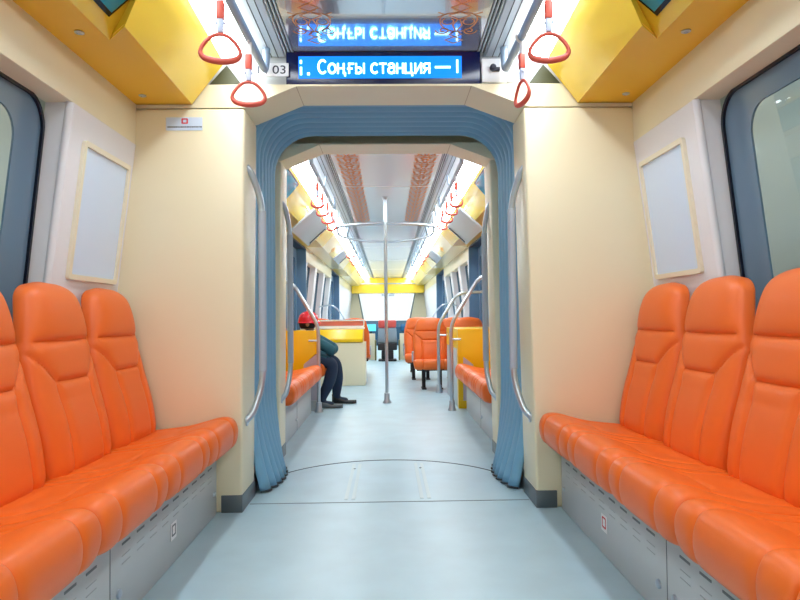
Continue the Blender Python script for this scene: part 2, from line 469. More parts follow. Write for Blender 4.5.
for s in (-1, 1):
    S = 'left' if s < 0 else 'right'
    slant_screen(s, 1.5, 2.12, .16, .9, 'teal screen in the near %s yellow cove, cut by the picture top' % S, b=(.965, BZ), cc=(.715, 2.07))
    slant_screen(s, 4.5, 5.45, .03, .9, 'teal screen in the %s yellow cove just beyond the gangway' % S)
    # pale hatch / monitor box, hanging lower than the cove
    for (y0, y1, lab, thk) in ((6.2, 7.5, 'large pale grey information panel hung under the %s cove of the far car' % S, 1), (10.2, 11.2, 'small pale panel hung under the %s cove deeper in the far car' % S, .6)):
        r = thing('information_panel', lab, 'display panel', (s*.82, (y0+y1)/2, 1.82), group='hung information panels', absolute=True)
        P = [(.93, 1.715), (.70, 1.925), (.712, 1.94), (.942, 1.73)] if thk == 1 else [(.86, 1.80), (.70, 1.94), (.712, 1.955), (.872, 1.815)]
        bm = nb(); prism(bm, [(s*a_, b_) for a_, b_ in P], y0, y1, 'y', bev=.004); obj('panel_board', bm, monitor_m, r)
        bm = nb(); (xa, za), (xb, zb) = P[0], P[1]
        prism(bm, [(s*(xa-.03), za+.022), (s*(xb+.02), zb-.024), (s*(xb+.017), zb-.027), (s*(xa-.033), za+.019)], y1-.12, y1-.07, 'y'); obj('dark_slot', bm, slotdark, r)
        for yy in (y0+.15, y1-.15):
            bm = nb(); tube(bm, [(s*(P[2][0]+.05), yy, P[2][1]-.03), (s*(P[2][0]+.09), yy, P[2][1]+.04)], .012, 8); obj('bracket', bm, steel, r)
    o = None
    bm = nb(); slab3(bm, [(9.7, .35), (9.9, .15), (10.1, .35), (9.9, .55)], lambda p: on_slant(s, p[1], p[0], .001), lambda p: on_slant(s, p[1], p[0], .004))
    o = obj('amber_sign', bm, orange_sign); tag(o, 'small amber diamond sign on the pale %s cove panel of the far car' % S, 'sign')

# ornaments on the ceiling
def ornament(bm, cx, cy, sc, z, wd=.006):
    def rib(pts):
        pts = [Vector((cx+p[0]*sc, cy+p[1]*sc, 0)) for p in pts]
        L, R_ = [], []
        for i, p in enumerate(pts):
            t = (pts[min(i+1, len(pts)-1)]-pts[max(i-1, 0)]).normalized(); n = Vector((-t.y, t.x, 0))
            L.append(bm.verts.new((p.x+n.x*wd/2, p.y+n.y*wd/2, z))); R_.append(bm.verts.new((p.x-n.x*wd/2, p.y-n.y*wd/2, z)))
        for i in range(len(pts)-1): bm.faces.new((L[i], L[i+1], R_[i+1], R_[i]))
    for s in (-1, 1):
        rib([(s*(.02+.5*math.sin(t)*(1-t/5.5)), -.5+t*.27-.12*math.sin(2*t)) for t in [k*.2 for k in range(21)]])        # heart lobes
        rib([(s*(.28+.17*math.exp(-.16*t)*math.cos(t)), .30+.2*math.exp(-.16*t)*math.sin(t)) for t in [k*.35 for k in range(26)]])   # ram-horn curls
        rib([(s*(.22+.12*math.cos(t)), -.12+.14*math.sin(t)) for t in [k*.4-1 for k in range(14)]])
        rib([(0, -.55), (s*.22, -.38), (0, -.2)]); rib([(0, .62), (s*.2, .78), (0, .95)]); rib([(s*.45, -.52), (s*.3, -.42), (s*.45, -.3)])
        rib([(s*.03, -.2), (s*.10, .05), (s*.02, .3), (s*.14, .5), (0, .62)])
for parent, ys, dense in ((ce1, [.56+.3*k for k in range(8)], 0), (ce2, [4.35+.22*k for k in range(18)], 1)):
    for s in (-1, 1):
        bm = nb()
        for y in ys: ornament(bm, s*.305, y, .20, CZ-.0012, .006 if not dense else .013)
        obj('ornament_band', bm, orn_m, parent, smooth=False)

# ------------------------------------------------------------------ windows
def side_window(s, y0, y1, z0, z1, n, rad, band, off=.10):
    def f(d): return lambda p: Vector((s*(wx(p[1])+off-.008+d), p[0], p[1]))
    nseg = 8
    out = rrect(y0, y1, z0, z1, rad, nseg); i1 = rrect(y0+.012, y1-.012, z0+.012, z1-.012, rad*.92, nseg)
    i2 = rrect(y0+band, y1-band, z0+band*.55, z1-band*.55, rad*.8, nseg)
    bm = nb(); ring_prism(bm, out, i1, f(-.006), f(.03)); root = struct('window_%d' % n, bm, frit if band > .05 else bluegrey)
    if band > .05:
        bm = nb(); ring_prism(bm, i1, i2, f(.004), f(.012)); obj('tinted_border', bm, bluegrey, root)
    bm = nb()
    zs = [z0, 1.0, z1]
    for a_, b_ in zip(zs, zs[1:]):
        vs = [bm.verts.new(f(.006)(p)) for p in ((y0, a_), (y1, a_), (y1, b_), (y0, b_))]; bm.faces.new(vs)
    g = obj('window_pane', bm, glass, root)
    return root
n = 1
for s in (-1, 1):
    side_window(s, -1.5, 2.335, .80, 1.672, n, .12, .16); n += 1
    side_window(s, 4.9, 6.6, .85, HB, n, .05, .03); n += 1
    for y0, y1 in ((9.15, 10.15), (10.41, 11.45), (11.71, 12.75)):
        side_window(s, y0, y1, .85, HB, n, .05, .03); n += 1
# corner fillers between rounded frame and recess edge
# doors
dn = 1
for s in (-1, 1):
    for y0, y1 in ((7.3, 8.9), (13.0, 14.9)):
        bm = nb(); a_, b_ = sorted((s*1.26, s*1.30)); ym = (y0+y1)/2
        for (ya, yb_) in ((y0, ym-.01), (ym+.01, y1-.035)):
            lo = rrect(ya, yb_, .02, AZ-.03, .01, 3); li = rrect(ya+.12, yb_-.12, .5, 1.7, .08, 3)
            ring_prism(bm, lo, li, lambda p: Vector((s*1.26, p[0], p[1])), lambda p: Vector((s*1.30, p[0], p[1])))
        d = struct('door_%d' % dn, bm, door_blue); dn += 1
        for ya, yb_ in ((y0+.1, ym-.1), (ym+.1, y1-.1)):
            bm = nb(); bm.faces.new([bm.verts.new((s*1.28, p[0], p[1])) for p in ((ya, .48), (yb_, .48), (yb_, 1.72), (ya, 1.72))]); obj('door_glass', bm, bluegrey, d)
        bm = nb(); box(bm, a_-.001, b_+.001, ym-.012, ym+.012, .02, AZ-.03); obj('door_seal', bm, door_dark, d)

# pillars (blue grey) standing beside the second doors
# ------------------------------------------------------------------ outside hall seen through near windows
for s in (-1, 1):
    S = 'left' if s < 0 else 'right'
    bm = nb(); a_, b_ = sorted((s*2.9, s*3.0)); box(bm, a_, b_, -6, 12, -1, 4.2); o = struct('wall_outside_%s' % S, bm, outside_m)
    bm = nb()
    for y in (-3.5, -.5, 2.5, 5.6):
        a2, b2 = sorted((s*2.7, s*2.9)); box(bm, a2, b2, y, y+.35, -1, 4.2)
    obj('hall_column', bm, outside_d, o)
bm = nb(); box(bm, -3, 3, -6, 24, -1.1, -1); struct('floor_outside', bm, mat('hall_floor', (170, 176, 178), .7))

# ------------------------------------------------------------------ bellows
def bellows():
    root = thing('gangway_bellows', 'blue ribbed rubber bellows lining the gangway between the two cars', 'bellows', (0, 3.55, 0), absolute=True)
    # cross-section path (x,z) from left foot over the top to right foot, offset e outward
    def path(e):
        hx = .70+e; zt = 2.0+e; r = .24; pts = []
        zs = [0.012, .06, .12, .18, .24, .30, .36, .42, .5, .8, 1.1, 1.4, zt-r]
        for z in zs: pts.append((-hx, z))
        for k in range(1, 9):
            a_ = PI-PI/2*k/8; pts.append((-hx+r+r*math.cos(a_), zt-r+r*math.sin(a_)))
        R_ = [(-x, z) for x, z in pts[::-1]]
        return pts+[(-.2, zt), (0, zt), (.2, zt)]+R_
    bm = nb(); nY = 73; rows = []
    for j in range(nY):
        v = j/(nY-1); y = Y1b+.003 + v*(Y2-Y1b-.006)
        ph = (v*9) % 1
        e = .032*(1-abs(math.sin(PI*v*8))**.7)
        row = []
        for (x, z) in path(e-.02):
            fl = max(0, (.46-z)/.46); s = -1 if x < 0 else 1
            flare = .115*fl**1.5*(.35+.65*math.sin(PI*min(1, max(0, v*.85+.12)))) if z < .46 else 0
            yy = y + (v-.35)*-.10*fl if z < .46 else y
            row.append(bm.verts.new((x-s*flare, yy, z)))
        rows.append(row)
    for a_, b_ in zip(rows, rows[1:]):
        for k in range(len(a_)-1): bm.faces.new((a_[k], a_[k+1], b_[k+1], b_[k]))
    o = obj('bellows_skin', bm, bellow_m, root)
    md = o.modifiers.new('thick', 'SOLIDIFY'); md.thickness = .004; md.offset = 0
    for s in (-1, 1):
        bm = nb()
        pts = []
        for j in range(nY):
            v = j/(nY-1); y = Y1b+.003+v*(Y2-Y1b-.006); e = .032*(1-abs(math.sin(PI*v*8))**.7)-.02
            fl = 1; flare = .115*(.35+.65*math.sin(PI*min(1, max(0, v*.85+.12))))
            pts.append((s*(.70+e-flare), y+(v-.35)*-.10, .008))
        tube(bm, pts, .006, 6); obj('bottom_edge', bm, bellow_dk, root)
bellows()
bm = nb(); box(bm, -1.3, -.76, Y1b+.01, Y2-.01, .002, 1.9); struct('trim_gangway_left', bm, offwhite)
bm = nb(); box(bm, .76, 1.3, Y1b+.01, Y2-.01, .002, 1.9); struct('trim_gangway_right', bm, offwhite)
bm = nb(); box(bm, -1.3, 1.3, Y1b+.01, Y2-.01, 2.05, 2.07); struct('ceiling_gangway', bm, offwhite)

# ------------------------------------------------------------------ seats
def seg_dist(p, a, b):
    ax, ay = a; bx, by = b; px_, py_ = p
    dx, dy = bx-ax, by-ay; L = dx*dx+dy*dy
    t = 0 if L == 0 else max(0, min(1, ((px_-ax)*dx+(py_-ay)*dy)/L))
    return math.hypot(px_-ax-t*dx, py_-ay-t*dy)
def poly_dist(p, pl): return min(seg_dist(p, a, b) for a, b in zip(pl, pl[1:]))
SW = .445
def backrest_bm():
    """local frame: front faces +x, width along y, base z=0 ; bottom thickness .11"""
    Hh = .62; W = SW/2-.004
    seams = [[(-.172, .43), (.172, .43)],
             [(-.205, .395), (-.16, .36), (-.118, .315), (-.10, .306), (.10, .306), (.118, .315), (.16, .36), (.205, .395)],
             [(-.112, .306), (-.105, .22), (-.105, .0)], [(.112, .306), (.105, .22), (.105, .0)]]
    def outline(v):
        z = v*Hh
        # half width with height
        if z < .25: wv = W*(.955+.045*math.sin(PI/2*z/.25))
        elif z < .40: wv = W*(1-.04*((z-.25)/.15)**1.5)
        else: wv = W*(.96-.25*((z-.40)/.22)**1.0)
        if z > .565:
            t = (z-.565)/.055; wv *= .60+.40*math.sqrt(max(0, 1-t**2.2))
        return wv
    bm = nb(); nu, nv = 56, 84
    us = [math.sin(PI/2*(-1+2*i/nu))*.35+(-1+2*i/nu)*.65 for i in range(nu+1)]
    F, Bk = [], []
    for j in range(nv+1):
        v = j/nv
        v = v*.8+.2*math.sin(PI/2*v)
        fr_, br_ = [], []
        for u in us:
            wv = outline(v); y = u*wv; z = v*Hh - .012*(u*u)*max(0, (v-.8)/.2)
            e = (max(0, 1-abs(u)**5))**(1/2.6) * (max(0, 1-max(0, (v-.72)/.28)**5))**(1/2.6) * (max(0, 1-max(0, (.12-v)/.12)**3))**.5
            if v < 1e-6: e = .0
            bulge = .012*(1-u*u) + (.010*max(0, 1-((z-.52)/.1)**2) if z > .42 else 0) + .012*max(0, 1-((z-.12)/.13)**2)
            bulge += .010*(abs(u)**2)*(z < .33) * (1 if z < .25 else (.33-z)/.08)
            d = min(poly_dist((y, z), s_) for s_ in seams)
            g = .011*math.exp(-(d/.0065)**2)+.005*math.exp(-(d/.02)**2)
            lean = -.19*z
            x = lean + (.055+bulge)*e - g*e
            fr_.append(bm.verts.new((x, y, z)))
            br_.append(bm.verts.new((lean-.022*e, y, z)))
        F.append(fr_); Bk.append(br_)
    for G in (F, Bk):
        for j in range(nv):
            for i in range(nu): bm.faces.new((G[j][i], G[j][i+1], G[j+1][i+1], G[j+1][i]))
    for j in range(nv):
        bm.faces.new((F[j][0], F[j+1][0], Bk[j+1][0], Bk[j][0])); bm.faces.new((F[j][nu], Bk[j][nu], Bk[j+1][nu], F[j+1][nu]))
    for i in range(nu):
        bm.faces.new((F[0][i], Bk[0][i], Bk[0][i+1], F[0][i+1])); bm.faces.new((F[nv][i], F[nv][i+1], Bk[nv][i+1], Bk[nv][i]))
    bmesh.ops.remove_doubles(bm, verts=bm.verts, dist=.0003)
    return bm
def cushion_bm():
    """x from 0 (rear) to .40 (front), z profile; returns closed mesh"""
    prof = [(0, 0), (0, .055), (.06, .062), (.13, .064), (.2, .068), (.27, .080), (.32, .090), (.355, .091), (.382, .082), (.397, .062), (.404, .03), (.400, -.008), (.386, -.038), (.36, -.052), (.32, -.052), (.2, -.02), (.1, -.008)]
    # resample smooth closed profile
    P = [Vector((a, b)) for a, b in prof]; N = len(P); R_ = []
    for i in range(N):
        p0, p1, p2, p3 = P[i-1], P[i], P[(i+1) % N], P[(i+2) % N]
        for k in range(5):
            t = k/5; R_.append(.5*((2*p1)+(-p0+p2)*t+(2*p0-5*p1+4*p2-p3)*t*t+(-p0+3*p1-3*p2+p3)*t**3))
    cen = Vector((.2, .03)); W = SW/2; bm = nb(); nt_ = 60; rings = []
    for j in range(nt_+1):
        t = -1+2*j/nt_; t = .6*t+.4*math.sin(PI/2*t); y = t*W
        end = (max(0, 1-abs(t)**10))**(1/2.2)
        ring = []
        for q in R_:
            d = q-cen
            kx = 1-.10*(1-end); kz = .5+.5*end
            x = cen.x+d.x*kx; z = cen.y+d.y*kz
            # front seams at |y|=.125 running over the front and back along the top then meeting
            g = 0
            top = d.y > 0 or x > .34
            if top:
                pl = [[(s_*.122, .60), (s_*.122, .34), (s_*.117, .27), (s_*.08, .225), (0, .21)] for s_ in (-1, 1)] + [[(s_*.13, .27), (s_*.15, .15), (s_*.16, 0)] for s_ in (-1, 1)]
                dd = min(poly_dist((y, x if x < .38 else .38), l_) for l_ in pl)
                g = .008*math.exp(-(dd/.006)**2)+.0035*math.exp(-(dd/.02)**2)
                if x > .1 and d.y > 0: z -= .006*max(0, 1-abs(y)/.12)*max(0, 1-abs(x-.12)/.12)
            nrm = Vector((d.x*.35, d.y)).normalized()
            ring.append(bm.verts.new((x-nrm.x*g, y, z-nrm.y*g)))
        rings.append(ring)
    n_ = len(R_)
    for a_, b_ in zip(rings, rings[1:]):
        for k in range(n_): bm.faces.new((a_[k], a_[(k+1) % n_], b_[(k+1) % n_], b_[k]))
    bm.faces.new(rings[0][::-1]); bm.faces.new(rings[-1])
    return bm
def make_seat():
    r = thing('bench_seat', '', 'seat')
    c = obj('cushion', cushion_bm(), orange, r); c.location = (.122, 0, .322); c.rotation_euler = (0, -.085, 0)
    b = obj('backrest', backrest_bm(), orange, r); b.location = (.115, 0, .352); b.scale = (1, 1, 1.055)
    bm = nb(); box(bm, .1, .412, -.2225, .2225, .272, .332, .002); obj('seat_pan', bm, basegrey, r)
    return r
proto = make_seat()
usedp = False
def place_seat(x, y, rz, label, group):
    global usedp
    o = proto if not usedp else dup(proto)
    usedp = True
    o.location = (x, y, 0); o.rotation_euler = (0, 0, rz); o['label'] = label; o['group'] = group
    return o
XR = 1.19
order = ['against the end wall', 'second from the end wall', 'third from the end wall', 'fourth from the end wall', 'nearest the camera, cut by the edge']
for s in (-1, 1):
    S = 'left' if s < 0 else 'right'
    for k in range(5 if s > 0 else 4):
        place_seat(s*XR, 2.895-.2265-.453*k, 0 if s < 0 else PI, 'orange leather seat in the near %s row, %s' % (S, order[k]), 'near %s seat row' % S)
    for k in range(4):
        place_seat(s*1.13, 4.17+.2225+.436*k, 0 if s < 0 else PI, 'orange seat in the %s bench beyond the gangway, %s' % (S, ['nearest the gangway', 'second past the gangway', 'third past the gangway', 'by the partition'][k]), 'bench seats beyond the %s side of the gangway' % S).scale = (1, .965, 1)

# sticker on first left backrest
# seat bases
def seat_base(s, y0, y1, xf, label, seams, near=True):
    r = thing('seat_base', label, 'seat base', (s*1.0, (y0+y1)/2, 0), absolute=True)
    bm = nb(); a_, b_ = sorted((s*xf, s*1.15)); box(bm, a_, b_, y0, y1, .001, .27, .004)
    obj('base_box', bm, basegrey, r)
    xs = s*xf
    def plate(bm, ya, yb, za, zb, t=.0015):
        a_, b_ = sorted((xs-s*t, xs+s*.002)); box(bm, a_, b_, ya, yb, za, zb)
    for y in seams:
        bm = nb(); plate(bm, y-.0012, y+.0012, .003, .266); obj('panel_joint', bm, MATS.get('slot_grey') or mat('slot_grey', (112, 122, 128), .6), r)
    if near:
        y = y0+.05
        while y < y1-.08:
            if y > .9 and all(abs(y+.03-q) > .05 for q in seams):
                bm = nb(); plate(bm, y, y+.058, .222, .2285); obj('vent_slot', bm, MATS.get('slot_grey') or mat('slot_grey', (112, 122, 128), .6), r)
            y += .11
        bm = nb()
        for zz in (.190, .168):
            y = y0+.05
            while y < y1-.08:
                if all(abs(y+.03-q) > .05 for q in seams): plate(bm, y, y+.058, zz, zz+.0018)
                y += .11
        obj('embossed_line_rows', bm, MATS.get('faint') or mat('faint', (164, 172, 176), .5), r)
    for y in seams:
        for dy in (-.05, .055) if near else (-.06,):
            bm = nb(); sgn = -s
            lathe(bm, [(.014, 0), (.013, sgn*.006), (.008, sgn*.009)], axis='x', c=(xs, y+dy, .095), n=16); obj('round_bolt', bm, steel, r)
    bm = nb(); lathe(bm, [(.011, 0), (.009, -s*.006)], axis='x', c=(xs, y1-.045 if near else y0+.2, .10), n=14); obj('round_bolt', bm, steel, r)
    return r
for s in (-1, 1):
    S = 'left' if s < 0 else 'right'
    seat_base(s, .4, 2.90, .775, 'long grey metal base under the near %s seat row' % S, [1.80, .89])
    seat_base(s, Y2b+.02, 5.91, .715, 'grey metal base under the %s bench beyond the gangway' % S, [5.0], near=False)
# small stickers on base
for s in (-1, 1):
    S = 'left' if s < 0 else 'right'
    r = thing('warning_sticker', 'small white sticker with a %s mark on the near %s seat base' % ('red' if s > 0 else 'grey', S), 'sticker', (s*.773, 2.3, .12), absolute=True)
    bm = nb(); a_, b_ = sorted((s*.7735, s*.7725)); box(bm, a_, b_, 2.29, 2.35, .09, .15); obj('sticker_sheet', bm, white_pl, r)
    bm = nb(); ring_prism(bm, rrect(2.30, 2.34, .102, .142, .006, 3), rrect(2.306, 2.334, .108, .136, .004, 3), lambda p: Vector((s*.7724, p[0], p[1])), lambda p: Vector((s*.7718, p[0], p[1]))); obj('red_mark' if s > 0 else 'grey_mark', bm, redink if s > 0 else MATS['slot_grey'], r)

# ------------------------------------------------------------------ posters
for s in (-1, 1):
    S = 'left' if s < 0 else 'right'
    def f(d): return lambda p: Vector((s*(wx(p[1])-d), p[0], p[1]))
    y0, y1, z0, z1 = (2.44, 2.87, 1.03, 1.56)
    r = thing('poster_frame', 'empty pale blue poster in ivory frame on the %s wall panel' % S, 'poster frame', (s*1.2, 2.65, 1.3), absolute=True)
    bm = nb(); ring_prism(bm, rrect(y0, y1, z0, z1, .015, 4), rrect(y0+.02, y1-.02, z0+.02, z1-.02, .008, 4), f(-.004), f(.014)); obj('frame', bm, ivory, r)
    bm = nb(); slab3(bm, rrect(y0+.015, y1-.015, z0+.015, z1-.015, .008, 4), f(-.002), f(.004)); obj('poster_sheet', bm, poster, r)

# sticker on end wall
r = thing('notice_sticker', 'small pale notice sticker with red square mark high on the left end wall', 'sticker', (-.92, 2.918, 1.77), absolute=True)
bm = nb(); box(bm, -1.005, -.84, 2.9175, 2.9195, 1.735, 1.795); obj('sticker_sheet', bm, poster, r)
bm = nb(); ring_prism(bm, rrect(-.935, -.905, 1.765, 1.79, .004, 3), rrect(-.928, -.912, 1.771, 1.784, .002, 3), lambda p: Vector((p[0], 2.9165, p[1])), lambda p: Vector((p[0], 2.9178, p[1]))); obj('red_mark', bm, redink, r)
me = text_mesh('www.tram-service.kz', .02) if False else None
bm = nb()
xx = -.998
random.seed(3)
while xx < -.85:
    w_ = random.uniform(.004, .011); box(bm, xx, xx+w_, 2.9168, 2.9178, 1.748, 1.753); xx += w_+.002
obj('small_print', bm, ink, r)

# ------------------------------------------------------------------ portal grab handles
def grab(s, y, xin, zt, zb, label, jx=.655):
    r = thing('grab_handle', label, 'grab handle', (s*jx, y, (zt+zb)/2), group='gangway grab handles', absolute=True)
    pts = [(s*(jx+.004), y-.07, zt), (s*(jx-.02), y-.05, zt-.03), (s*xin, y, zt-.16), (s*xin, y, zb+.16), (s*(jx-.02), y-.05, zb+.03), (s*(jx+.008), y-.07, zb)]
    bm = nb(); tube(bm, pts, .0155, 14, rad=.09); obj('steel_bar', bm, steel, r)
    bm = nb(); tube(bm, [(s*xin, y, zt-.20), (s*xin, y, zb+.22)], .0185, 14); obj('grey_sleeve', bm, grey_tube, r)
    for z in (zt, zb):
        bm = nb(); lathe(bm, [(.024, 0), (.024, -s*.006)], axis='x', c=(s*(jx+.006), y-.07, z), n=16); obj('mounting_flange', bm, steel, r)
for s in (-1, 1):
    S = 'left' if s < 0 else 'right'
    grab(s, 3.06, .598, 1.585, .40, 'curved steel grab handle with grey sleeve on the %s side of the near doorway frame' % S)
    grab(s, 4.06, .618, 1.60, .37, 'curved steel grab handle with grey sleeve on the %s side of the far gangway frame' % S, .66)

# ------------------------------------------------------------------ destination display
r = thing('destination_display', 'black electronic display with glowing blue white text above the gangway doorway', 'display', (0, 2.95, 2.0), absolute=True)
bm = nb(); box(bm, -.46, .44, 2.935, 2.999, 1.949, CZ-.002, .004); obj('housing', bm, navy, r)
bm = nb(); box(bm, -.402, .352, 2.930, 2.936, 1.978, 2.08); obj('screen', bm, screen_m, r)
def flat_text(s, x, y, z, width, height, m, name, parent):
    me = text_mesh(s, 1.0, name)
    xs = [v.co.x for v in me.vertices]; ys = [v.co.y for v in me.vertices]
    kx = width/(max(xs)-min(xs)); ky = height/(max(ys)-min(ys)); x0 = min(xs); y0 = min(ys)
    for v in me.vertices:
        v.co = Vector((x+(v.co.x-x0)*kx, y-(.0015 if v.co.z > 0 else 0), z+(v.co.y-y0)*ky))
    me.materials.clear(); me.materials.append(m)
    o = bpy.data.objects.new(name, me); C.objects.link(o); o.parent = parent; o.location = -Vector(parent.location)
    return o
def arc(cx, cy, rx, ry, a0, a1, n=14): return [(cx+rx*math.cos(math.radians(a0+(a1-a0)*i/n)), cy+ry*math.sin(math.radians(a0+(a1-a0)*i/n))) for i in range(n+1)]
def cyr_hook(w): return [(w, 0), (w+.16, 0), (w+.16, -.27)]
GLYPH = {   # strokes on a grid where a small letter is 1 high
    'С': (1.0, [arc(.55, .69, .5, .69, 50, 310)]),
    'о': (.85, [arc(.42, .5, .42, .5, 0, 360)]),
    'ң': (.92, [[(0, 0), (0, 1)], [(.7, 0), (.7, 1)], [(0, .52), (.7, .52)], [(.7, 0), (.86, 0), (.86, -.27)]]),
    'ғ': (.72, [[(.15, 0), (.15, 1), (.68, 1)], [(0, .48), (.5, .48)]]),
    'ы': (1.05, [[(0, 1), (0, 0), (.3, 0)]+arc(.33, .29, .29, .29, -90, 90, 8)+[(0, .58)], [(.95, 0), (.95, 1)]]),
    'с': (.75, [arc(.42, .5, .42, .5, 50, 310)]),
    'т': (.76, [[(0, 1), (.76, 1)], [(.38, 0), (.38, 1)]]),
    'а': (.78, [arc(.36, .72, .34, .28, 160, 0, 8)+[(.70, .0)], [(.70, .58), (.35, .58)]+arc(.30, .29, .30, .29, 90, 270, 8)+[(.45, 0), (.70, .2)]]),
    'н': (.72, [[(0, 0), (0, 1)], [(.7, 0), (.7, 1)], [(0, .52), (.7, .52)]]),
    'ц': (.92, [[(0, 1), (0, 0), (.84, 0), (.84, -.27)], [(.7, 0), (.7, 1)]]),
    'и': (.74, [[(0, 1), (0, 0), (.72, 1), (.72, 0)]]),
    'я': (.72, [[(.7, 0), (.7, 1), (.32, 1)]+arc(.30, .73, .28, .27, 90, 270, 8)+[(.7, .46)], [(.35, .46), (0, 0)]]),
}
gx, gz, gs = -.312, 2.001, .0435
for ch in 'Соңғы станция':
    if ch == ' ': gx += gs*.45; continue
    wd, strokes = GLYPH[ch]
    bm = nb()
    for st in strokes:
        pts = [Vector((gx+p[0]*gs*.87, 2.9285, gz+p[1]*gs)) for p in st]
        hw = .0042
        for i in range(len(pts)-1):
            p, q = pts[i], pts[i+1]; t = (q-p)
            if t.length < 1e-6: continue
            t.normalize(); nrm = Vector((-t.z, 0, t.x))*hw; e = t*hw*.8
            c4 = [p-e+nrm, q+e+nrm, q+e-nrm, p-e-nrm]
            f_ = [bm.verts.new(v) for v in c4]; k_ = [bm.verts.new(v+Vector((0, .0015, 0))) for v in c4]
            bm.faces.new(f_); bm.faces.new(k_[::-1])
            for m_ in range(4): bm.faces.new((f_[m_], k_[m_], k_[(m_+1) % 4], f_[(m_+1) % 4]))
    obj('display_letter', bm, text_glow, r, smooth=False)
    gx += (wd*.87+.25)*gs
bm = nb()
box(bm, .228, .300, 2.9275, 2.9295, 2.022, 2.032); box(bm, .327, .336, 2.9275, 2.9295, 2.0, 2.062)
box(bm, -.395, -.386, 2.9275, 2.9295, 1.992, 2.03); box(bm, -.395, -.386, 2.9275, 2.9295, 2.045, 2.062); box(bm, -.362, -.350, 2.9275, 2.9295, 1.992, 2.004)
obj('display_marks', bm, text_glow, r)
r = thing('number_plate', 'small white plate with dark number left of the glowing display', 'sign', (-.51, 2.925, 2.0), absolute=True)
bm = nb(); box(bm, -.60, -.447, 2.922, 2.93, 1.985, 2.046, .001); obj('plate', bm, white_pl, r)
flat_text('M 03', -.588, 2.9215, 1.996, .128, .038, ink, 'plate_text', r)
r = thing('camera_panel', 'white panel with a small dark camera right of the glowing display', 'panel', (.5, 2.925, 2.0), absolute=True)
bm = nb(); box(bm, .445, .56, 2.925, 2.999, 1.955, 2.065, .002); obj('panel_sheet', bm, white_pl, r)
obj('panel_sheet', box(nb(), .565, .625, 2.925, 2.999, 1.955, 2.065, .002), white_pl, r)
bm = nb(); lathe(bm, [(.014, 0), (.014, -.02), (.009, -.026)], axis='y', c=(.495, 2.925, 2.02), n=16); box(bm, .49, .525, 2.905, 2.925, 2.004, 2.018); obj('camera', bm, ink, r)

# ------------------------------------------------------------------ ceiling rails with straps
def ceiling_rail(s, y0, y1, label, x=.545, z=1.99, mid=True):
    r = thing('ceiling_rail', label, 'rail', (s*x, (y0+y1)/2, z), group='ceiling grab rails', absolute=True)
    bm = nb(); tube(bm, [(s*(x-.03), y0, CZ-.004), (s*x, y0+.05, z), (s*x, y1-.01, z), (s*(x-.004), y1-.01, CZ-.004)], .0165, 14, rad=.07); obj('rail_bar', bm, rail_m, r)
    k = max(2, int((y1-y0)/1.1))
    for i in range(1, k):
        y = y0+(y1-y0)*i/k; obj('hanger', tube(nb(), [(s*x, y, z), (s*(x-.02), y, CZ-.004)], .009, 8), rail_m, r)
    return r
def make_strap():
    r = thing('hand_strap', '', 'hand strap')
    # origin = rail centre; hangs down
    bm = nb(); tube(bm, [(.021*math.cos(a_), 0, .021*math.sin(a_)) for a_ in [2*PI*k/16 for k in range(16)]], .005, 8, closed=True); obj('rail_clip', bm, white_pl, r)
    bm = nb(); box(bm, -.004, .004, -.012, .012, -.075, -.018, .002); obj('webbing', bm, white_pl, r)
    bm = nb(); box(bm, -.011, .011, -.013, .013, -.128, -.068, .004); obj('buckle', bm, red_strap, r)
    bm = nb(); box(bm, -.008, .008, -.010, .010, -.172, -.126, .003); tube(bm, [(0, -.016, -.14), (0, .016, -.14)], .006, 8); obj('link', bm, strap_blue, r)
    bm = nb()
    pts = [(0, 0, -.178), (0, -.028, -.186), (0, -.055, -.215), (0, -.064, -.240), (0, -.052, -.258), (0, -.025, -.266), (0, 0, -.268)]
    pts = pts + [(0, -p[1], p[2]) for p in pts[-2:0:-1]]
    P = [Vector(p) for p in pts]; N = len(P); Q = []
    for i in range(N):
        p0, p1, p2, p3 = P[i-1], P[i], P[(i+1) % N], P[(i+2) % N]
        for k in range(4):
            t = k/4; Q.append(.5*((2*p1)+(-p0+p2)*t+(2*p0-5*p1+4*p2-p3)*t*t+(-p0+3*p1-3*p2+p3)*t**3))
    tube(bm, Q, .0, 10, closed=True, rads=[.0065+.0045*max(0, min(1, (-.235-q.z)/.03)) for q in Q]); obj('handle_ring', bm, red_strap, r)
    return r
straps = make_strap(); strap_used = False
def strap(s, y, ang, label, group, x=.545, z=1.99):
    global strap_used
    o = straps if not strap_used else dup(straps)
    strap_used = True
    o.location = (s*x, y, z); o.rotation_euler = (0, 0, ang); o.scale = (1, 1, 1) if y < 4 else (.85, .85, .95); o['label'] = label; o['group'] = group
